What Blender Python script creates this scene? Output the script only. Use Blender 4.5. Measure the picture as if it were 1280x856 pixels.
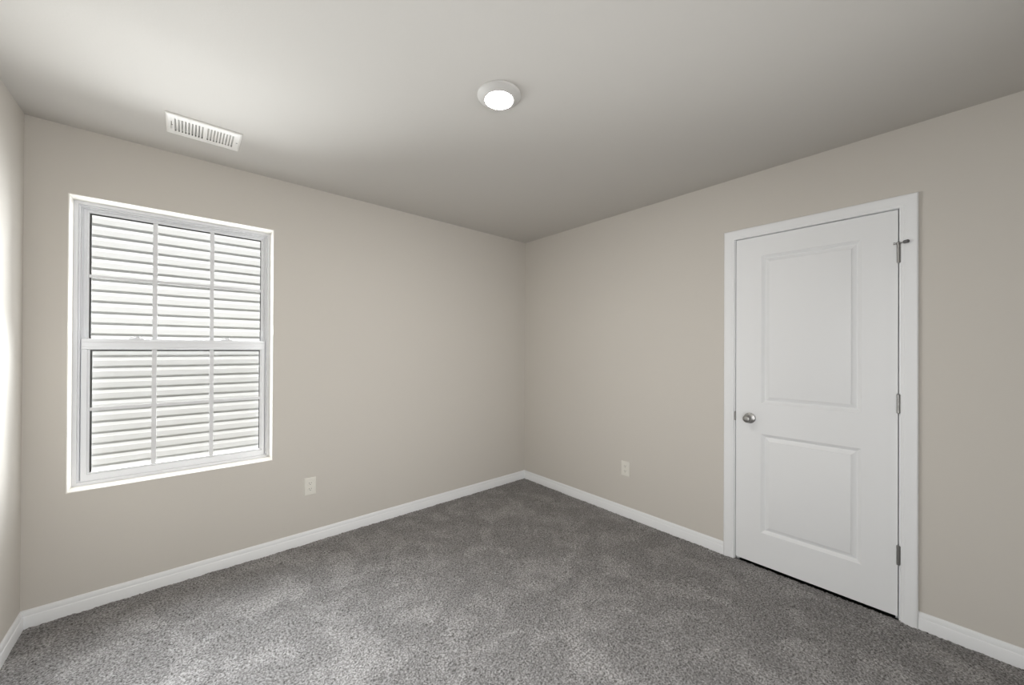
import bpy, bmesh, math
import numpy as np
from mathutils import Vector, Matrix

scene = bpy.context.scene
for o in list(bpy.data.objects):
    bpy.data.objects.remove(o, do_unlink=True)
COL = scene.collection

# ------------------------------------------------------------------ camera
cam_d = bpy.data.cameras.new('camera')
cam = bpy.data.objects.new('camera', cam_d); COL.objects.link(cam)
YAW, PITCH, ROLL = math.radians(-41.0234), math.radians(0.2019), math.radians(0.2633)
Fv = Vector((-math.sin(YAW)*math.cos(PITCH), math.cos(YAW)*math.cos(PITCH), math.sin(PITCH)))
Rv = Vector((math.cos(YAW), math.sin(YAW), 0)); Uv = Rv.cross(Fv)
R2 = Rv*math.cos(ROLL) + Uv*math.sin(ROLL); U2 = Uv*math.cos(ROLL) - Rv*math.sin(ROLL)
M = Matrix.Identity(4)
for i in range(3):
    M[i][0], M[i][1], M[i][2] = R2[i], U2[i], -Fv[i]
M.translation = Vector((-2.6815, -2.8771, 1.3328))
cam.matrix_world = M
cam_d.sensor_width = 36.0; cam_d.sensor_fit = 'HORIZONTAL'
cam_d.lens = 472.187/1280*36.0
cam_d.shift_y = 7.0156/1280
cam_d.clip_start = 0.02
scene.camera = cam

# ------------------------------------------------------------------ light levels
SKY = 0.36                # bright sky over the gap between the two houses
SKY_COLOR = (0.95, 0.98, 1.0)
WINDOW = 77.0            # W, daylight entering level through the window
WINDOW_NEAR = 7.8         # W, daylight spreading sideways from the panes
WINDOW_SKY = 16.0         # W, steeper daylight from the sky above the gap
REAR_FILL = 13.0               # W, added fill lamp behind the viewer, in an invented rear opening
LEFT_FILL = 13.5               # W, added fill lamp in an invented opening of the left wall
LED = 230.0                # emission of the ceiling light's lens
SUN = 5.1                 # W/m2, sun coming over our own roof onto the neighbour's siding
EXPOSURE = 0.03

world = bpy.data.worlds.new('world'); scene.world = world
world.use_nodes = True
bg = world.node_tree.nodes['Background']
bg.inputs['Color'].default_value = (*SKY_COLOR, 1); bg.inputs['Strength'].default_value = SKY

def area(name, loc, target, sx, sy, power, color, spread=180):
    d = bpy.data.lights.new(name, 'AREA'); d.shape = 'RECTANGLE'
    d.size = sx; d.size_y = sy; d.energy = power; d.color = color; d.spread = math.radians(spread)
    o = bpy.data.objects.new(name, d); COL.objects.link(o)
    o.location = loc
    o.rotation_euler = (Vector(target)-Vector(loc)).to_track_quat('-Z', 'Y').to_euler()
    return o
REAR_Y = -3.75
area('window_daylight', (-2.68, .18, 1.32), (-2.68, -1, 1.32), .80, 1.38, WINDOW, (.95, .98, 1.0))
area('window_side_light', (-2.68, .09, 1.35), (-2.68, -1, 1.35), .86, 1.46, WINDOW_NEAR, (.95, .98, 1.0))
area('window_skylight', (-2.68, .03, 1.50), (-2.68, -.97, .78), .84, .16, WINDOW_SKY, (.90, .96, 1.0), 92)
area('rear_fill', (-1.0, REAR_Y-.02, 1.2), (-2.8, 0, 1.2), 1.3, 1.9, REAR_FILL, (.985, .99, 1.0), 95)  # added to lift the window wall
area('left_fill', (-3.2578-.02, -3.3, 1.1), (0, -1.08, 1.1), .8, 2.0, LEFT_FILL, (.985, .99, 1.0), 95)  # added to lift the door wall

sd = bpy.data.lights.new('sun', 'SUN'); sd.energy = SUN; sd.angle = math.radians(.6); sd.color = (1.0, .975, .94)
sun = bpy.data.objects.new('sun', sd); COL.objects.link(sun)
sun.location = (-2, -3, 8); sun.rotation_euler = Vector((.12, .50, -.86)).to_track_quat('-Z', 'Y').to_euler()

vs = scene.view_settings
scene.display_settings.display_device = 'sRGB'
vs.view_transform = 'Standard'; vs.look = 'None'; vs.gamma = 1.0; vs.exposure = EXPOSURE
vs.use_curve_mapping = False
cy = scene.cycles
cy.use_denoising = True
cy.max_bounces = 16; cy.diffuse_bounces = 12; cy.transparent_max_bounces = 16; cy.glossy_bounces = 6
cy.sample_clamp_indirect = 8.0
cy.caustics_reflective = False; cy.caustics_refractive = False

# ------------------------------------------------------------------ materials
def srgb(r, g, b):
    f = lambda c: c/12.92 if c <= .04045 else ((c+.055)/1.055)**2.4
    return (f(r/255), f(g/255), f(b/255), 1)

def mat(name, color, rough=.5, metal=0.0, spec=.5, bump=None, mottle=None):
    m = bpy.data.materials.new(name); m.use_nodes = True
    nt = m.node_tree; b = nt.nodes['Principled BSDF']
    b.inputs['Base Color'].default_value = color
    b.inputs['Roughness'].default_value = rough
    b.inputs['Metallic'].default_value = metal
    b.inputs['Specular IOR Level'].default_value = spec
    if bump or mottle:
        tc = nt.nodes.new('ShaderNodeTexCoord')
    if bump:
        sc, st, dist = bump
        n = nt.nodes.new('ShaderNodeTexNoise'); n.inputs['Scale'].default_value = sc; n.inputs['Detail'].default_value = 3
        nt.links.new(tc.outputs['Object'], n.inputs['Vector'])
        bp = nt.nodes.new('ShaderNodeBump'); bp.inputs['Strength'].default_value = st; bp.inputs['Distance'].default_value = dist
        nt.links.new(n.outputs['Fac'], bp.inputs['Height']); nt.links.new(bp.outputs['Normal'], b.inputs['Normal'])
    if mottle:
        sc, amt = mottle
        n = nt.nodes.new('ShaderNodeTexNoise'); n.inputs['Scale'].default_value = sc; n.inputs['Detail'].default_value = 4
        nt.links.new(tc.outputs['Object'], n.inputs['Vector'])
        r = nt.nodes.new('ShaderNodeMapRange'); r.inputs['To Min'].default_value = 1-amt; r.inputs['To Max'].default_value = 1+amt
        nt.links.new(n.outputs['Fac'], r.inputs['Value'])
        mx = nt.nodes.new('ShaderNodeVectorMath'); mx.operation = 'SCALE'
        mx.inputs[0].default_value = color[:3]
        nt.links.new(r.outputs['Result'], mx.inputs['Scale'])
        nt.links.new(mx.outputs['Vector'], b.inputs['Base Color'])
    return m

M_WALL = mat('beige_wall_paint', (.59, .560, .515, 1), .75, spec=.25, bump=(220, .10, .002), mottle=(1.3, .012))
M_CEIL = mat('ceiling_paint', (.57, .553, .525, 1), .85, spec=.15, bump=(160, .12, .002), mottle=(1.1, .012))
M_TRIM = mat('white_trim_paint', (.80, .81, .82, 1), .38, spec=.4, bump=(60, .03, .001))
M_DOOR = mat('white_door_paint', (.79, .80, .81, 1), .42, spec=.4, bump=(90, .04, .001))
M_LINER = mat('white_window_return', (.82, .80, .755, 1), .6, spec=.3)
M_VINYL = mat('white_vinyl', (.755, .765, .79, 1), .35, spec=.4)
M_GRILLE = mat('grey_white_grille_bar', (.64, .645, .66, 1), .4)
M_SPACER = mat('dark_glazing_spacer', (.045, .047, .05, 1), .5)
M_NICKEL = mat('satin_nickel', (.34, .335, .325, 1), .38, metal=1.0, bump=(400, .03, .0005))
M_RUBBER = mat('dark_rubber_tip', (.13, .13, .13, 1), .6)
M_PLATE = mat('ivory_white_plastic', (.74, .72, .66, 1), .35)
M_SLOT = mat('dark_slot', (.03, .03, .03, 1), .7)
M_VENT = mat('white_enamelled_steel', (.83, .82, .79, 1), .4)
M_RING = mat('matt_white_light_trim', (.52, .51, .49, 1), .5)
M_DUCT = mat('dark_duct_metal', (.035, .035, .035, 1), .7)
M_SIDING = mat('white_vinyl_siding', (.72, .73, .73, 1), .5, spec=.3, bump=(35, .06, .002))
M_GROUND = mat('pale_gravel_ground', (.42, .40, .36, 1), .9, bump=(30, .5, .02), mottle=(6, .2))
M_ROOF = mat('grey_roof_shingle', (.12, .12, .125, 1), .9, bump=(40, .4, .01), mottle=(14, .25))
M_BLACK = mat('dark_closet', (.02, .02, .02, 1), .9)

def glass_mat():
    m = bpy.data.materials.new('window_glass'); m.use_nodes = True
    nt = m.node_tree; nt.nodes.clear()
    out = nt.nodes.new('ShaderNodeOutputMaterial'); mix = nt.nodes.new('ShaderNodeMixShader')
    fr = nt.nodes.new('ShaderNodeFresnel'); fr.inputs['IOR'].default_value = 1.45
    tr = nt.nodes.new('ShaderNodeBsdfTransparent'); tr.inputs['Color'].default_value = (.995, .998, .996, 1)
    gl = nt.nodes.new('ShaderNodeBsdfGlossy'); gl.inputs['Roughness'].default_value = .02
    nt.links.new(fr.outputs[0], mix.inputs[0]); nt.links.new(tr.outputs[0], mix.inputs[1]); nt.links.new(gl.outputs[0], mix.inputs[2])
    nt.links.new(mix.outputs[0], out.inputs['Surface'])
    return m
M_GLASS = glass_mat()

def screen_mat():
    m = bpy.data.materials.new('grey_insect_mesh'); m.use_nodes = True
    nt = m.node_tree; nt.nodes.clear()
    out = nt.nodes.new('ShaderNodeOutputMaterial'); mix = nt.nodes.new('ShaderNodeMixShader')
    mix.inputs[0].default_value = .26
    tr = nt.nodes.new('ShaderNodeBsdfTransparent')
    df = nt.nodes.new('ShaderNodeBsdfDiffuse'); df.inputs['Color'].default_value = (.18, .18, .17, 1)
    nt.links.new(tr.outputs[0], mix.inputs[1]); nt.links.new(df.outputs[0], mix.inputs[2])
    nt.links.new(mix.outputs[0], out.inputs['Surface'])
    return m
M_SCREEN = screen_mat()

def emit_mat():
    m = bpy.data.materials.new('lit_diffuser'); m.use_nodes = True
    nt = m.node_tree; b = nt.nodes['Principled BSDF']
    b.inputs['Base Color'].default_value = (.9, .9, .88, 1)
    b.inputs['Emission Color'].default_value = (1, .965, .91, 1)
    b.inputs['Emission Strength'].default_value = LED
    return m
M_LED = emit_mat()

def carpet_mat():
    m = bpy.data.materials.new('grey_cut_pile_carpet'); m.use_nodes = True
    nt = m.node_tree; b = nt.nodes['Principled BSDF']; N = nt.nodes.new; L = nt.links.new
    tc = N('ShaderNodeTexCoord')
    def noise(scale, detail, rough=.5, dist=0.0):
        n = N('ShaderNodeTexNoise'); n.inputs['Scale'].default_value = scale; n.inputs['Detail'].default_value = detail
        n.inputs['Roughness'].default_value = rough; n.inputs['Distortion'].default_value = dist
        L(tc.outputs['Object'], n.inputs['Vector']); return n
    fine = noise(120, 3, .7)                       # single yarn tufts, light and dark fibres
    r1 = N('ShaderNodeValToRGB'); e = r1.color_ramp.elements
    e[0].position = .34; e[0].color = (.062, .057, .054, 1)
    e[1].position = .68; e[1].color = (.47, .455, .45, 1)
    L(fine.outputs['Fac'], r1.inputs['Fac'])
    nap = noise(5.0, 5, .62, .6)                   # brushed patches of the pile
    r2 = N('ShaderNodeMapRange'); r2.interpolation_type = 'SMOOTHSTEP'
    r2.inputs['From Min'].default_value = .42; r2.inputs['From Max'].default_value = .66
    r2.inputs['To Min'].default_value = .86; r2.inputs['To Max'].default_value = 1.18
    L(nap.outputs['Fac'], r2.inputs['Value'])
    mul = N('ShaderNodeVectorMath'); mul.operation = 'SCALE'
    L(r1.outputs['Color'], mul.inputs[0]); L(r2.outputs['Result'], mul.inputs['Scale'])
    L(mul.outputs['Vector'], b.inputs['Base Color'])
    b.inputs['Roughness'].default_value = 1.0; b.inputs['Specular IOR Level'].default_value = .05
    b.inputs['Sheen Weight'].default_value = .15; b.inputs['Sheen Roughness'].default_value = .5
    bp = N('ShaderNodeBump'); bp.inputs['Strength'].default_value = .8; bp.inputs['Distance'].default_value = .006
    L(fine.outputs['Fac'], bp.inputs['Height']); L(bp.outputs['Normal'], b.inputs['Normal'])
    return m
M_CARPET = carpet_mat()

# ------------------------------------------------------------------ helpers
def link(name, bm, m, parent=None, smooth=False, loc=None, angle=35):
    bmesh.ops.remove_doubles(bm, verts=bm.verts, dist=1e-6)
    bmesh.ops.recalc_face_normals(bm, faces=bm.faces)
    me = bpy.data.meshes.new(name)
    org = Vector(loc) if loc else Vector((0, 0, 0))
    if loc:
        bmesh.ops.translate(bm, verts=bm.verts, vec=-org)
    bm.to_mesh(me); bm.free()
    me.materials.append(m)
    o = bpy.data.objects.new(name, me); COL.objects.link(o)
    if smooth:
        me.shade_smooth()
        me.set_sharp_from_angle(angle=math.radians(angle))
    o.location = org
    if parent is not None:
        w = Vector((0, 0, 0)); p = parent
        while p is not None:
            w = w + p.location; p = p.parent
        o.parent = parent; o.location = org - w
    return o

def empty(name, loc):
    o = bpy.data.objects.new(name, None); COL.objects.link(o); o.location = loc; o.empty_display_size = .05
    return o

def tag(o, label=None, cat=None, kind=None, group=None):
    if label: o['label'] = label
    if cat: o['category'] = cat
    if kind: o['kind'] = kind
    if group: o['group'] = group
    return o

def box(bm, x0, x1, y0, y1, z0, z1, bevel=0.0):
    v = [bm.verts.new(p) for p in ((x0,y0,z0),(x1,y0,z0),(x1,y1,z0),(x0,y1,z0),(x0,y0,z1),(x1,y0,z1),(x1,y1,z1),(x0,y1,z1))]
    fs = [bm.faces.new([v[i] for i in q]) for q in ((0,3,2,1),(4,5,6,7),(0,1,5,4),(1,2,6,5),(2,3,7,6),(3,0,4,7))]
    if bevel:
        es = list({e for f in fs for e in f.edges})
        bmesh.ops.bevel(bm, geom=es, offset=bevel, segments=2, affect='EDGES', profile=.5)

def mapper(plane):
    if plane == 'y': return lambda a, b, d: (a, d, b)          # window wall: a=x, b=z, d=outwards
    if plane == 'x': return lambda a, b, d: (d, a, b)          # door wall: a=y, b=z, d=outwards
    if plane == 'z': return lambda a, b, d: (a, b, H + d)      # ceiling: a=x, b=y, d=upwards

H = 2.44
L = 3.2578

def loft(bm, plane, rects, close=False, cap_last=False, cap_first=False, open_bottom=False):
    """rects: (a0, a1, b0, b1, d); consecutive rectangles are joined, mitred at the corners."""
    mp = mapper(plane); loops = []
    for a0, a1, b0, b1, d in rects:
        loops.append([bm.verts.new(mp(a, b, d)) for a, b in ((a0, b0), (a0, b1), (a1, b1), (a1, b0))])
    n = len(loops)
    for i in range(n if close else n-1):
        p, q = loops[i], loops[(i+1) % n]
        for k in range(3 if open_bottom else 4):
            j = (k+1) % 4
            bm.faces.new((p[k], p[j], q[j], q[k]))
    if cap_last: bm.faces.new(loops[-1])
    if cap_first: bm.faces.new(loops[0])
    if open_bottom and close:
        for c in (0, 3):
            bm.faces.new([l[c] for l in loops])

def lathe(bm, pts, axis, center, seg=40, cap0=True, cap1=True):
    """pts: (radius, height along axis)"""
    ax = Vector(axis).normalized()
    t = Vector((0, 0, 1)) if abs(ax.z) < .9 else Vector((1, 0, 0))
    u = ax.cross(t).normalized(); w = ax.cross(u)
    C = Vector(center); rings = []
    for r, h in pts:
        rings.append([bm.verts.new(C + ax*h + (u*math.cos(2*math.pi*k/seg) + w*math.sin(2*math.pi*k/seg))*r) for k in range(seg)])
    for a, b in zip(rings, rings[1:]):
        for k in range(seg):
            j = (k+1) % seg
            bm.faces.new((a[k], a[j], b[j], b[k]))
    if cap0: bm.faces.new(rings[0])
    if cap1: bm.faces.new(rings[-1])

def struct(o, label, cat):
    return tag(o, label, cat, 'structure')

# ------------------------------------------------------------------ room shell
WX0, WX1, WZ0, WZ1 = -3.1195, -2.2395, 0.6039, 2.1046       # window opening
DY0, DY1, DZ1 = -1.9903, -2.7196, 2.0376                    # door slab
WT = 0.16                                                   # wall thickness
RX0, RX1, RZ0, RZ1 = -1.68, -0.32, .02, 2.18                 # unseen rear opening, cut for the fill lamp

# floor: cut-pile carpet, its surface modelled tuft by tuft where it is in view
def make_floor():
    rng = np.random.default_rng(7)
    st = .0055
    xs = np.arange(-L-.02, .0, st); xs = np.append(xs, .003); ys = np.append(np.arange(-3.15, .0, st), .02)
    nx, ny = len(xs), len(ys)
    def lattice(cell, amp):
        gx, gy = int(4/cell)+3, int(4/cell)+3
        g = rng.standard_normal((gx, gy))
        fx = (xs+L+.1)/cell; fy = (ys+3.2)/cell
        ix = fx.astype(int); iy = fy.astype(int); tx = fx-ix; ty = fy-iy
        tx = tx*tx*(3-2*tx); ty = ty*ty*(3-2*ty)
        A = g[np.ix_(ix, iy)]; B = g[np.ix_(ix+1, iy)]; Cc = g[np.ix_(ix, iy+1)]; D = g[np.ix_(ix+1, iy+1)]
        tx = tx[:, None]; ty = ty[None, :]
        return amp*(A*(1-tx)*(1-ty)+B*tx*(1-ty)+Cc*(1-tx)*ty+D*tx*ty)
    h = rng.standard_normal((nx, ny))*.0013 + lattice(.012, .0013) + lattice(.035, .0009) + lattice(.16, .0010)
    h = np.clip(h, -.007, .006)
    X, Y = np.meshgrid(xs, ys, indexing='ij')
    jx = rng.uniform(-.0016, .0016, X.shape); jy = rng.uniform(-.0016, .0016, X.shape)
    co = np.stack([X+jx, Y+jy, h], -1).reshape(-1, 3)
    i = np.arange(nx-1)[:, None]*ny + np.arange(ny-1)[None, :]
    faces = np.stack([i, i+ny, i+ny+1, i+1], -1).reshape(-1, 4)
    base = len(co)
    extra = np.array([(-L-.02, REAR_Y-.02, 0), (.003, REAR_Y-.02, 0), (.003, -3.145, 0), (-L-.02, -3.145, 0)], float)
    co = np.concatenate([co, extra]); faces = np.concatenate([faces, [[base, base+1, base+2, base+3]]])
    me = bpy.data.meshes.new('floor')
    me.vertices.add(len(co)); me.vertices.foreach_set('co', co.astype(np.float32).ravel())
    me.loops.add(faces.size); me.loops.foreach_set('vertex_index', faces.astype(np.int32).ravel())
    me.polygons.add(len(faces)); me.polygons.foreach_set('loop_start', (np.arange(len(faces))*4).astype(np.int32))
    me.update(); me.validate()
    me.materials.append(M_CARPET)
    me.shade_smooth()
    o = bpy.data.objects.new('floor', me); COL.objects.link(o)
    return struct(o, 'grey cut-pile carpet covering the whole bedroom floor', 'floor')
make_floor()
bm = bmesh.new(); box(bm, -L-WT, .75, REAR_Y-WT, WT, -.30, -.045)  # added slab, stops sky light leaking up into the door gap
struct(link('floor_slab', bm, M_BLACK), 'black slab added below the carpet to keep stray light from the door gap', 'floor')

VX0, VX1, VY0, VY1 = -2.7525, -2.4558, -0.4868, -0.269       # ceiling register
bm = bmesh.new()
loft(bm, 'z', [(-L-WT, WT, REAR_Y-WT, WT, 0), (VX0+.025, VX1-.025, VY0+.035, VY1-.035, 0),
               (VX0+.025, VX1-.025, VY0+.035, VY1-.035, .2), (-L-WT, WT, REAR_Y-WT, WT, .2)], close=True)
struct(link('ceiling', bm, M_CEIL), 'flat painted ceiling with an air register and one round light', 'ceiling')

bm = bmesh.new()
loft(bm, 'y', [(-L-WT, WT, -.3, H, 0), (WX0, WX1, WZ0, WZ1, 0), (WX0, WX1, WZ0, WZ1, WT), (-L-WT, WT, -.3, H, WT)], close=True)
struct(link('wall_front', bm, M_WALL), 'beige wall holding the white gridded window', 'wall')

bm = bmesh.new()
oy0, oy1, oz = DY1-.021, DY0+.021, DZ1+.021
mp = mapper('x')
loft(bm, 'x', [(REAR_Y-WT, 0, -.3, H, 0), (oy0, oy1, -.3, oz, 0), (oy0, oy1, -.3, oz, .115), (REAR_Y-WT, 0, -.3, H, .115)], close=True, open_bottom=True)
struct(link('wall_right', bm, M_WALL), 'beige wall holding the white two-panel door', 'wall')

bm = bmesh.new()
loft(bm, 'x', [(REAR_Y-WT, 0, -.3, H, -L), (-3.71, -2.89, -.3, 2.12, -L), (-3.71, -2.89, -.3, 2.12, -L-WT), (REAR_Y-WT, 0, -.3, H, -L-WT)], close=True, open_bottom=True)  # opening near the viewer is added for the left fill lamp
struct(link('wall_left', bm, M_WALL), 'beige wall at the left edge, lit brightly beside the window', 'wall')

bm = bmesh.new()
loft(bm, 'y', [(-L, 0, -.3, H, REAR_Y), (RX0, RX1, RZ0, RZ1, REAR_Y), (RX0, RX1, RZ0, RZ1, REAR_Y-WT), (-L, 0, -.3, H, REAR_Y-WT)], close=True)
struct(link('wall_rear', bm, M_WALL), 'beige wall behind the viewer with an added opening for a fill lamp', 'wall')

# unseen boxes added behind the two fill openings to keep sky light out
bm = bmesh.new()
box(bm, -3.6, .2, REAR_Y-1.6, REAR_Y-WT+.001, -.06, 2.6)
bmesh.ops.delete(bm, geom=[f for f in bm.faces if f.calc_center_median().y > REAR_Y-WT-.01], context='FACES')
struct(link('wall_rear_blocker', bm, M_WALL), 'unseen beige box added beyond the rear opening to block sky light', 'wall')
bm = bmesh.new()
box(bm, -4.8, -L-WT+.001, -4.3, -2.4, -.06, 2.6)
bmesh.ops.delete(bm, geom=[f for f in bm.faces if f.calc_center_median().x > -L-WT-.01], context='FACES')
struct(link('wall_left_blocker', bm, M_WALL), 'unseen beige box added beyond the left wall opening to block sky light', 'wall')

# dark closet behind the door
bm = bmesh.new(); box(bm, .118, .6, DY1-.2, DY0+.2, -.04, 2.2)
bmesh.ops.delete(bm, geom=[f for f in bm.faces if abs(f.calc_center_median().x-.118) < 1e-4], context='FACES')
struct(link('wall_closet', bm, M_BLACK), 'unlit closet space behind the closed white door', 'wall')

# baseboards, mitred in the corners
BB = [(-.0005, -.012), (.013, -.012), (.013, .050), (.0115, .0535), (.0095, .0555), (.009, .066), (.0075, .0745), (.005, .0795), (.002, .0816), (-.0005, .0816)]
def baseboard(name, axis, s0, s1, mit0, mit1, label):
    """axis 'front': runs along x on y=0; 'right': along y on x=0; 'left': along y on x=-L."""
    bm = bmesh.new(); ends = []
    for s, mi, sg in ((s0, mit0, 1), (s1, mit1, -1)):
        ring = []
        for d, z in BB:
            a = s + (sg*d if mi else 0)
            p = (a, -d, z) if axis == 'front' else ((-d, a, z) if axis == 'right' else (-L+d, a, z))
            ring.append(bm.verts.new(p))
        ends.append(ring)
    n = len(BB)
    for k in range(n):
        j = (k+1) % n
        bm.faces.new((ends[0][k], ends[0][j], ends[1][j], ends[1][k]))
    bm.faces.new(ends[0]); bm.faces.new(ends[1])
    return struct(link(name, bm, M_TRIM, smooth=True, angle=25), label, 'baseboard')
KY0, KY1, KZ1 = -1.9221, -2.7896, 2.1018                     # outer edges of the door casing
baseboard('baseboard_front', 'front', -L, 0, True, True, 'white baseboard under the window wall')
baseboard('baseboard_right', 'right', KY0, 0, False, True, 'white baseboard between the door casing and the far corner')
baseboard('baseboard_right', 'right', REAR_Y, KY1, False, False, 'short white baseboard at the right edge beyond the door hinges')
baseboard('baseboard_left', 'left', -2.89, 0, False, True, 'short white baseboard along the bright left wall')

# ------------------------------------------------------------------ outside
SD = 2.95; COURSE = .1143; Z_LINE = 2.6225
def siding():
    bm = bmesh.new(); x0, x1 = -9.0, 7.0
    prof = []
    k0 = -24
    for k in range(k0, 11):
        z = Z_LINE + k*COURSE                    # butt edge of this course
        # dutch lap, from its butt edge up: face, then hollow running back under the next course
        prof += [(SD+.003, z), (SD-.013, z+.0005), (SD-.015, z+.004), (SD-.0125, z+.060), (SD-.008, z+.066), (SD-.001, z+.086), (SD+.0025, z+.096), (SD+.0035, z+.1135)]
    a = [bm.verts.new((x0, y, z)) for y, z in prof]; b = [bm.verts.new((x1, y, z)) for y, z in prof]
    for i in range(len(prof)-1):
        bm.faces.new((a[i], b[i], b[i+1], a[i+1]))
    t, q = prof[-1][1], prof[0][1]
    c = [bm.verts.new(p) for p in ((x0, SD+.2, q), (x1, SD+.2, q), (x1, SD+.2, t), (x0, SD+.2, t))]
    bm.faces.new((a[0], b[0], c[1], c[0])); bm.faces.new((c[0], c[1], c[2], c[3])); bm.faces.new((a[-1], b[-1], c[2], c[3]))
    return bm
nh = tag(empty('exterior_house', (-1, SD+.1, -.3)), 'neighbouring house wall of white horizontal lap siding, seen through the window panes', 'house', 'thing')
link('siding', siding(), M_SIDING, nh)
bm = bmesh.new(); box(bm, -9, 7, SD-.30, SD+.05, 3.86, 3.88); link('soffit', bm, M_VINYL, nh)
bm = bmesh.new(); box(bm, -9, 7, SD-.33, SD-.30, 3.84, 4.0); link('fascia', bm, M_VINYL, nh)
bm = bmesh.new()
v = [bm.verts.new(p) for p in ((-9, SD-.36, 4.0), (7, SD-.36, 4.0), (7, SD+4.2, 5.7), (-9, SD+4.2, 5.7), (-9, SD-.36, 4.03), (7, SD-.36, 4.03), (7, SD+4.2, 5.73), (-9, SD+4.2, 5.73))]
for q in ((0,3,2,1),(4,5,6,7),(0,1,5,4),(1,2,6,5),(2,3,7,6),(3,0,4,7)): bm.faces.new([v[i] for i in q])
link('roof', bm, M_ROOF, nh)
bm = bmesh.new(); box(bm, -14, 14, WT, 12, -.45, -.3)
struct(link('ground', bm, M_GROUND), 'pale ground strip between the two houses', 'ground')

# ------------------------------------------------------------------ window
win = empty('window_1', ((WX0+WX1)/2, .1, WZ0))
struct(win, 'white vinyl single-hung window with six-pane grilles in each sash', 'window')
def ins(i, d, b=None, t=None):
    return (WX0+i, WX1-i, WZ0+(i if b is None else b), WZ1-(i if t is None else t), d)
bm = bmesh.new()
e = .004
loft(bm, 'y', [(WX0, WX1, WZ0, WZ1, -.0006), (WX0+e, WX1-e, WZ0+e, WZ1-e, -.0006), (WX0+e, WX1-e, WZ0+e, WZ1-e, .101), (WX0, WX1, WZ0, WZ1, .101)], close=True)
tag(link('window_return', bm, M_LINER, win), 'cream white painted window return')
bm = bmesh.new()
loft(bm, 'y', [ins(.0, .1005), ins(.019, .1005), ins(.021, .112), ins(.0275, .112), ins(.0285, .124), ins(.033, .124), ins(.033, .159), ins(.0, .159)], close=True)
link('window_frame', bm, M_VINYL, win)

UX0, UX1 = WX0+.031, WX1-.031
def sash(name, gx0, gx1, gz0, gz1, x0, x1, z0, z1, y, label, rail=None):
    bm = bmesh.new()
    loft(bm, 'y', [(x0, x1, z0, z1, y+.022), (x0, x1, z0, z1, y), (x0+.0015, x1-.0015, z0+.0015, z1-.0015, y-.001),
                   (gx0-.010, gx1+.010, gz0-.010, gz1+.010, y-.001), (gx0-.008, gx1+.008, gz0-.008, gz1+.008, y+.003),
                   (gx0, gx1, gz0, gz1, y+.007), (gx0, gx1, gz0, gz1, y+.022)], close=True)
    s = link(name, bm, M_VINYL, win)
    s['label'] = label
    return s
def fit_out(s, gx0, gx1, gz0, gz1, y, mx, mz):
    bm = bmesh.new(); box(bm, gx0-.004, gx1+.004, y+.0085, y+.0115, gz0-.004, gz1+.004)
    link('glass_pane', bm, M_GLASS, s)
    bm = bmesh.new()                                   # spacer bar and shaded glazing channel round the pane
    loft(bm, 'y', [(gx0-.001, gx1+.001, gz0-.006, gz1+.001, y+.0118), (gx0+.0080, gx1-.0045, gz0-.004, gz1-.0080, y+.0118),
                   (gx0+.0080, gx1-.0045, gz0-.004, gz1-.0080, y+.0135), (gx0-.001, gx1+.001, gz0-.006, gz1+.001, y+.0135)], close=True)
    tag(link('spacer', bm, M_SPACER, s), 'dark grey glazing spacer')
    bm = bmesh.new()
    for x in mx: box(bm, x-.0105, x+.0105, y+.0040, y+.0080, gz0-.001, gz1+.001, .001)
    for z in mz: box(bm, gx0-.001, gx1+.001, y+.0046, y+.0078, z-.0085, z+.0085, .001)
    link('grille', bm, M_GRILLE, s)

us = sash('sash', -3.0651, -2.2910, 1.382, 2.0556, UX0, UX1, 1.340, WZ1-.030, .137, 'fixed white sash in the top half of the window')
fit_out(us, -3.0651, -2.2910, 1.382, 2.0556, .137, (-2.8073, -2.5483), (1.717,))
ls = sash('sash', -3.0565, -2.2976, .6676, 1.3210, UX0+.001, UX1-.001, .6240, 1.3800, .112, 'sliding white sash in the bottom half, with two locks')
fit_out(ls, -3.0565, -2.2976, .6676, 1.3210, .112, (-2.8074, -2.5483), (1.0036,))
bm = bmesh.new()                                       # moulded finger rail along the top of the sliding sash
v = []
pr = [(.111, 1.380), (.106, 1.3775), (.106, 1.3640), (.1105, 1.3620), (.1105, 1.3360), (.106, 1.3340), (.106, 1.3250), (.111, 1.3235)]
for x in (UX0+.003, UX1-.003): v.append([bm.verts.new((x, y, z)) for y, z in pr])
for k in range(len(pr)): bm.faces.new((v[0][k], v[0][(k+1) % len(pr)], v[1][(k+1) % len(pr)], v[1][k]))
bm.faces.new(v[0]); bm.faces.new(v[1])
link('meeting_rail', bm, M_VINYL, ls)
for x in (-2.880, -2.475):                             # sash locks: base, and a cam lever swung across the rail
    bm = bmesh.new()
    box(bm, x-.030, x+.030, .108, .130, 1.3795, 1.3860, .002)
    lathe(bm, [(.011, 0), (.011, .008), (.008, .011)], (0, 0, 1), (x+.004, .119, 1.385), 20)
    n0 = len(bm.verts)
    box(bm, x-.026, x+.012, .104, .114, 1.3885, 1.3945, .002)
    link('sash_lock', bm, M_VINYL, ls)
bm = bmesh.new()
loft(bm, 'y', [(UX0+.004, UX1-.004, .632, 1.374, .160), (UX0+.018, UX1-.018, .646, 1.360, .160), (UX0+.018, UX1-.018, .646, 1.360, .168), (UX0+.004, UX1-.004, .632, 1.374, .168)], close=True)
sf = link('screen_frame', bm, M_VINYL, win)
bm = bmesh.new(); f = bm.faces.new([bm.verts.new(p) for p in ((UX0+.016, .164, .644), (UX1-.016, .164, .644), (UX1-.016, .164, 1.362), (UX0+.016, .164, 1.362))])
tag(link('insect_screen', bm, M_SCREEN, sf), 'fine grey insect mesh')

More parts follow.
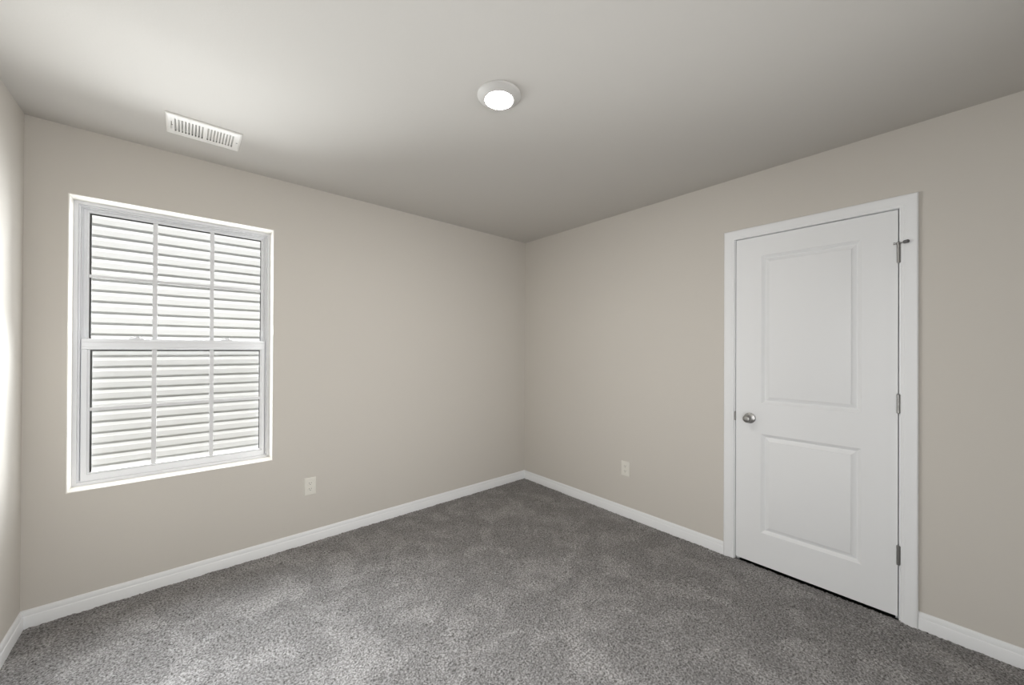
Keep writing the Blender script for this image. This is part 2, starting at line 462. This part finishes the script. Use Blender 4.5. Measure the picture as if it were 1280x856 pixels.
# ------------------------------------------------------------------ door
door = empty('door_1', (0, (DY0+DY1)/2, 0))
struct(door, 'white two-panel interior door with satin nickel knob and three hinges', 'door')
XF = .0015                                              # slab face, almost flush with the wall
def slab():
    bm = bmesh.new()
    z0 = .0170
    a0, a1, b1 = DY1, DY0, DZ1
    px0, px1 = -2.5850, -2.1300
    P = [(px0, px1, 1.0080, 1.9180), (px0, px1, .2150, .8210)]
    mp = mapper('x')
    def q(y0, y1, zz0, zz1):
        bm.faces.new([bm.verts.new(mp(*p, XF)) for p in ((y0, zz0), (y1, zz0), (y1, zz1), (y0, zz1))])
    zs = [z0, .2150, .8210, 1.0080, 1.9180, b1]
    for i in range(5):
        q(a0, px0, zs[i], zs[i+1]); q(px1, a1, zs[i], zs[i+1])
        if i in (0, 2, 4): q(px0, px1, zs[i], zs[i+1])
    prof = [(0, 0), (.0015, .0012), (.009, .0055), (.017, .0132), (.0192, .0135), (.030, .0085), (.0400, .0040), (.0405, .0006), (.043, .0)]
    for y0, y1, zz0, zz1 in P:
        loft(bm, 'x', [(y0+i, y1-i, zz0+i, zz1-i, XF+d) for i, d in prof], cap_last=True)
    bm2 = [(a0, a1, z0, b1, XF), (a0, a1, z0, b1, XF+.035)]
    loft(bm, 'x', bm2, cap_last=True)
    return bm
link('door_slab', slab(), M_DOOR, door, smooth=True, angle=20)

g = .0040
bm = bmesh.new()
jt = .0175
loft(bm, 'x', [(DY1-g, DY0+g, -.012, DZ1+g, -.0003), (DY1-g-jt, DY0+g+jt, -.012, DZ1+g+jt, -.0003), (DY1-g-jt, DY0+g+jt, -.012, DZ1+g+jt, .114), (DY1-g, DY0+g, -.012, DZ1+g, .114)], close=True, open_bottom=True)
link('door_jamb', bm, M_TRIM, door)
bm = bmesh.new()
loft(bm, 'x', [(DY1-g, DY0+g, -.012, DZ1+g, .039), (DY1+.010, DY0-.010, -.012, DZ1-.010, .039), (DY1+.010, DY0-.010, -.012, DZ1-.010, .070), (DY1-g, DY0+g, -.012, DZ1+g, .070)], close=True, open_bottom=True)
link('stop_moulding', bm, M_TRIM, door)

# casing: three mitred lengths of moulded trim
cw = KY0-(DY0+g+.005)
bm = bmesh.new()
CP = [(0, 0), (0, .0075), (.0025, .0090), (.010, .0095), (.0125, .0110), (.0155, .0115), (.020, .0115), (.030, .0140), (.042, .0165), (.048, .0170), (.0525, .0165), (.0560, .0145), (.0575, .0115), (.0575, 0)]
sc_ = cw/.0575
rects = []
for w, t in CP:
    i = cw - w*sc_
    rects.append((KY1+i, KY0-i, -.012, KZ1-i, -t-.0004))
loft(bm, 'x', rects, close=True, open_bottom=True)
struct(link('trim_1', bm, M_TRIM, smooth=True, angle=20), 'white moulded casing framing the door on three sides', 'door casing')

# knob
kc = (XF, -2.0685, .9105)
bm = bmesh.new()
lathe(bm, [(.0325, 0), (.0325, .003), (.031, .006), (.026, .0085), (.018, .0105), (.0135, .012)], (-1, 0, 0), kc, 48)
kb = link('door_knob', bm, M_NICKEL, door, smooth=True, loc=kc)
tag(kb, 'satin nickel door knob')
bm = bmesh.new()
lathe(bm, [(.0125, .010), (.0110, .020), (.0118, .027), (.0165, .031), (.0210, .036), (.0236, .043), (.0240, .049), (.0226, .056), (.0185, .0615), (.012, .0645), (.005, .0655)], (-1, 0, 0), kc, 48)
link('handle', bm, M_NICKEL, kb, smooth=True, angle=50)
# strike plate on the jamb edge
bm = bmesh.new(); box(bm, -.0012, .024, DY0+.0020, DY0+.0042, .8835, .9440, .0004); box(bm, -.0045, .0005, DY0+.0030, DY0+.0080, .8860, .9415, .0008)
tag(link('strike_plate', bm, M_NICKEL, door), 'dull nickel strike plate')

# hinges
def hinge(zc):
    hy = DY1-.0018; hx = -.0052; h = .089
    bm = bmesh.new()
    n = 5; s = h/n
    for k in range(n):
        z = zc-h/2+k*s
        lathe(bm, [(.0052, 0), (.0062, .0007), (.0062, s-.0009), (.0052, s-.0002)], (0, 0, 1), (hx, hy, z), 20)
    lathe(bm, [(.0050, -.003), (.0062, -.002), (.0062, 0)], (0, 0, 1), (hx, hy, zc-h/2), 20)
    lathe(bm, [(.0062, 0), (.0062, .0025), (.0040, .004)], (0, 0, 1), (hx, hy, zc+h/2), 20)
    b = link('hinge', bm, M_NICKEL, door, smooth=True, loc=(hx, hy, zc), angle=30)
    tag(b, 'satin nickel hinge')
    bm = bmesh.new(); box(bm, -.0016, .030, DY1-.0033, DY1-.0004, zc-h/2, zc+h/2); box(bm, -.0030, -.0002, hy-.0125, hy-.002, zc-h/2, zc+h/2, .0006)
    link('hinge_leaf', bm, M_NICKEL, b)
    return b, (hx, hy, zc+h/2)
hs = [hinge(z) for z in (1.8190, 1.0716, .3223)]
b, (hx, hy, ht) = hs[0]
bm = bmesh.new()                                        # hinge-pin stop: collar, threaded arm, two rubber-tipped ends
lathe(bm, [(.0085, .0015), (.0095, .0025), (.0095, .0080), (.0080, .0092), (.0045, .0100), (.0035, .0125)], (0, 0, 1), (hx, hy, ht), 24)
d1 = Vector((-.55, -.84, 0)).normalized()
lathe(bm, [(.0028, .004), (.0028, .040)], d1, (hx, hy, ht+.0052), 12)
d2 = Vector((-.15, 1, 0)).normalized()
lathe(bm, [(.0032, .004), (.0032, .013), (.0055, .0135), (.0055, .0175)], d2, (hx, hy, ht+.0052), 14)
link('door_stop', bm, M_NICKEL, b, smooth=True)
bm = bmesh.new()
lathe(bm, [(.0045, .022), (.0075, .024), (.0085, .030), (.0085, .040), (.0070, .0425)], d1, (hx, hy, ht+.0052), 20)
tag(link('bumper', bm, M_RUBBER, b, smooth=True), 'dark rubber bumper of the door stop')

# ------------------------------------------------------------------ ceiling register
vent = empty('ceiling_vent', ((VX0+VX1)/2, (VY0+VY1)/2, H))
tag(vent, 'white steel air register with two banks of slots in the ceiling above the window', 'air vent')
S1 = np.linspace(-2.7180, -2.6150, 9); S2 = np.linspace(-2.5915, -2.4905, 9)
SY0, SY1, SW = -.4500, -.3170, .0072
bm = bmesh.new()
FD = -.0085
def face_q(x0, x1, y0, y1):
    bm.faces.new([bm.verts.new((x, y, H+FD)) for x, y in ((x0, y0), (x1, y0), (x1, y1), (x0, y1))])
fx0, fx1, fy0, fy1 = VX0+.013, VX1-.013, VY0+.013, VY1-.013
xs = sorted([fx0, fx1, -2.7335, -2.7305] + [s-SW/2 for s in list(S1)+list(S2)] + [s+SW/2 for s in list(S1)+list(S2)])
face_q(fx0, fx1, fy0, SY0); face_q(fx0, fx1, SY1, fy1)
slots = list(S1)+list(S2)
for x0, x1 in zip(xs, xs[1:]):
    c = (x0+x1)/2
    if any(abs(c-s) < 1e-4 for s in slots): continue
    if abs(c+2.7320) < 1e-4:
        face_q(x0, x1, SY0, -.415); face_q(x0, x1, -.352, SY1); continue
    face_q(x0, x1, SY0, SY1)
loft(bm, 'z', [(VX0, VX1, VY0, VY1, -.0002), (VX0, VX1, VY0, VY1, -.0032), (VX0+.003, VX1-.003, VY0+.003, VY1-.003, -.0062), (VX0+.009, VX1-.009, VY0+.009, VY1-.009, -.0082), (fx0, fx1, fy0, fy1, FD)])
link('face_plate', bm, M_VENT, vent)
bm = bmesh.new()                                        # angled blades behind the slots, thrown apart left and right
for S, sg in ((S1, 1), (S2, -1)):
    for s in S:
        xa, xb = s - sg*SW/2, s + sg*(SW/2+.004)
        p = [(xa, H+FD+.0005), (xa+.0008*sg, H+FD+.0005), (xb+.0008*sg, H+FD+.014), (xb, H+FD+.014)]
        A = [bm.verts.new((x, SY0, z)) for x, z in p]; B = [bm.verts.new((x, SY1, z)) for x, z in p]
        for k in range(4): bm.faces.new((A[k], A[(k+1) % 4], B[(k+1) % 4], B[k]))
link('louvres', bm, M_VENT, vent)
bm = bmesh.new(); box(bm, VX0+.027, VX1-.027, VY0+.037, VY1-.037, H+.04, H+.06)
loft(bm, 'z', [(VX0+.026, VX1-.026, VY0+.036, VY1-.036, -.003), (VX0+.0265, VX1-.0265, VY0+.0365, VY1-.0365, -.003), (VX0+.0265, VX1-.0265, VY0+.0365, VY1-.0365, .19), (VX0+.026, VX1-.026, VY0+.036, VY1-.036, .19)], close=True)
tag(link('damper', bm, M_DUCT, vent), 'dark metal duct and damper behind the slots')
bm = bmesh.new(); box(bm, -2.7327, -2.7313, -.372, -.360, H+FD-.013, H+FD+.004, .0004)
lathe(bm, [(.0035, 0), (.0035, .004)], (0, 0, -1), (-2.7320, -.366, H+FD-.011), 14)
link('damper_lever', bm, M_VENT, vent)
for x in (VX0+.0225, VX1-.0165):
    bm = bmesh.new(); lathe(bm, [(.0040, -.001), (.0040, .0004), (.0025, .0016)], (0, 0, -1), (x, -.3779, H+FD), 16)
    link('screw', bm, M_NICKEL, vent, smooth=True)

# ------------------------------------------------------------------ ceiling light
lc = (-1.6490, -1.5970, H)
cl = tag(empty('ceiling_light', lc), 'round white flush disc light glowing in the ceiling', 'ceiling light')
bm = bmesh.new()
lathe(bm, [(.0945, 0), (.0950, .003), (.0935, .006), (.0890, .0095), (.0705, .0215), (.0670, .0232), (.0640, .0235), (.0605, .0225), (.0600, .0185)], (0, 0, -1), lc, 72, cap0=False, cap1=False)
link('trim_ring', bm, M_RING, cl, smooth=True, angle=40)
bm = bmesh.new()
lathe(bm, [(.0606, .0190), (.0600, .0220), (.0560, .0236), (.0440, .0248), (.0250, .0254), (.0060, .0256)], (0, 0, -1), lc, 64, cap0=False)
tag(link('diffuser', bm, M_LED, cl, smooth=True, angle=60), 'glowing white diffuser')

# ------------------------------------------------------------------ outlets
def outlet(plane, a, b, label):
    loc = (a, 0, b) if plane == 'y' else (0, a, b)
    root = tag(empty('power_outlet', loc), label, 'outlet', group=None)
    w, h = .0365, .0590
    bm = bmesh.new()
    loft(bm, plane, [(a-w, a+w, b-h, b+h, -.0002), (a-w, a+w, b-h, b+h, -.0022), (a-w+.0015, a+w-.0015, b-h+.0015, b+h-.0015, -.0042), (a-w+.006, a+w-.006, b-h+.006, b+h-.006, -.0055)], cap_last=True)
    link('wall_plate', bm, M_PLATE, root)
    mp = mapper(plane)
    for s in (-1, 1):
        c = b + s*.0195
        bm = bmesh.new()
        pts = []
        for k in range(32):                              # rounded receptacle face with flat top and bottom
            t = 2*math.pi*k/32
            pts.append((.0172*math.cos(t), max(-.0140, min(.0140, .0172*math.sin(t)))))
        rings = []
        for sc, d in ((1, -.0050), (1, -.0068), (.93, -.0074)):
            rings.append([bm.verts.new(mp(a+x*sc, c+z*sc, d)) for x, z in pts])
        for p, q in zip(rings, rings[1:]):
            for k in range(32): bm.faces.new((p[k], p[(k+1) % 32], q[(k+1) % 32], q[k]))
        bm.faces.new(rings[-1])
        r = link('receptacle', bm, M_PLATE, root)
        bm = bmesh.new()
        def slot(da, db, sa, sb):
            p0 = mp(a+da-sa, c+db-sb, -.0078); p1 = mp(a+da+sa, c+db+sb, -.0070)
            lo = [min(i, j) for i, j in zip(p0, p1)]; hi = [max(i, j) for i, j in zip(p0, p1)]
            box(bm, lo[0], hi[0], lo[1], hi[1], lo[2], hi[2])
        slot(-.0063, .004, .0011, .0042); slot(.0063, .004, .0011, .0034)
        ax = (0, -1, 0) if plane == 'y' else (-1, 0, 0)
        lathe(bm, [(.0024, 0), (.0024, .0008)], ax, mp(a, c-.0065, -.0070), 14)
        tag(link('slots', bm, M_SLOT, r), 'dark plug slots')
    bm = bmesh.new()
    ax = (0, -1, 0) if plane == 'y' else (-1, 0, 0)
    lathe(bm, [(.0034, 0), (.0034, .0008), (.002, .0014)], ax, mp(a, b, -.0053), 16)
    link('screw', bm, M_PLATE, root, smooth=True)
    return root
outlet('y', -2.0171, .3855, 'off-white duplex power outlet on the window wall, right of the window')
outlet('x', -1.1886, .3810, 'off-white duplex power outlet on the door wall, between corner and door')
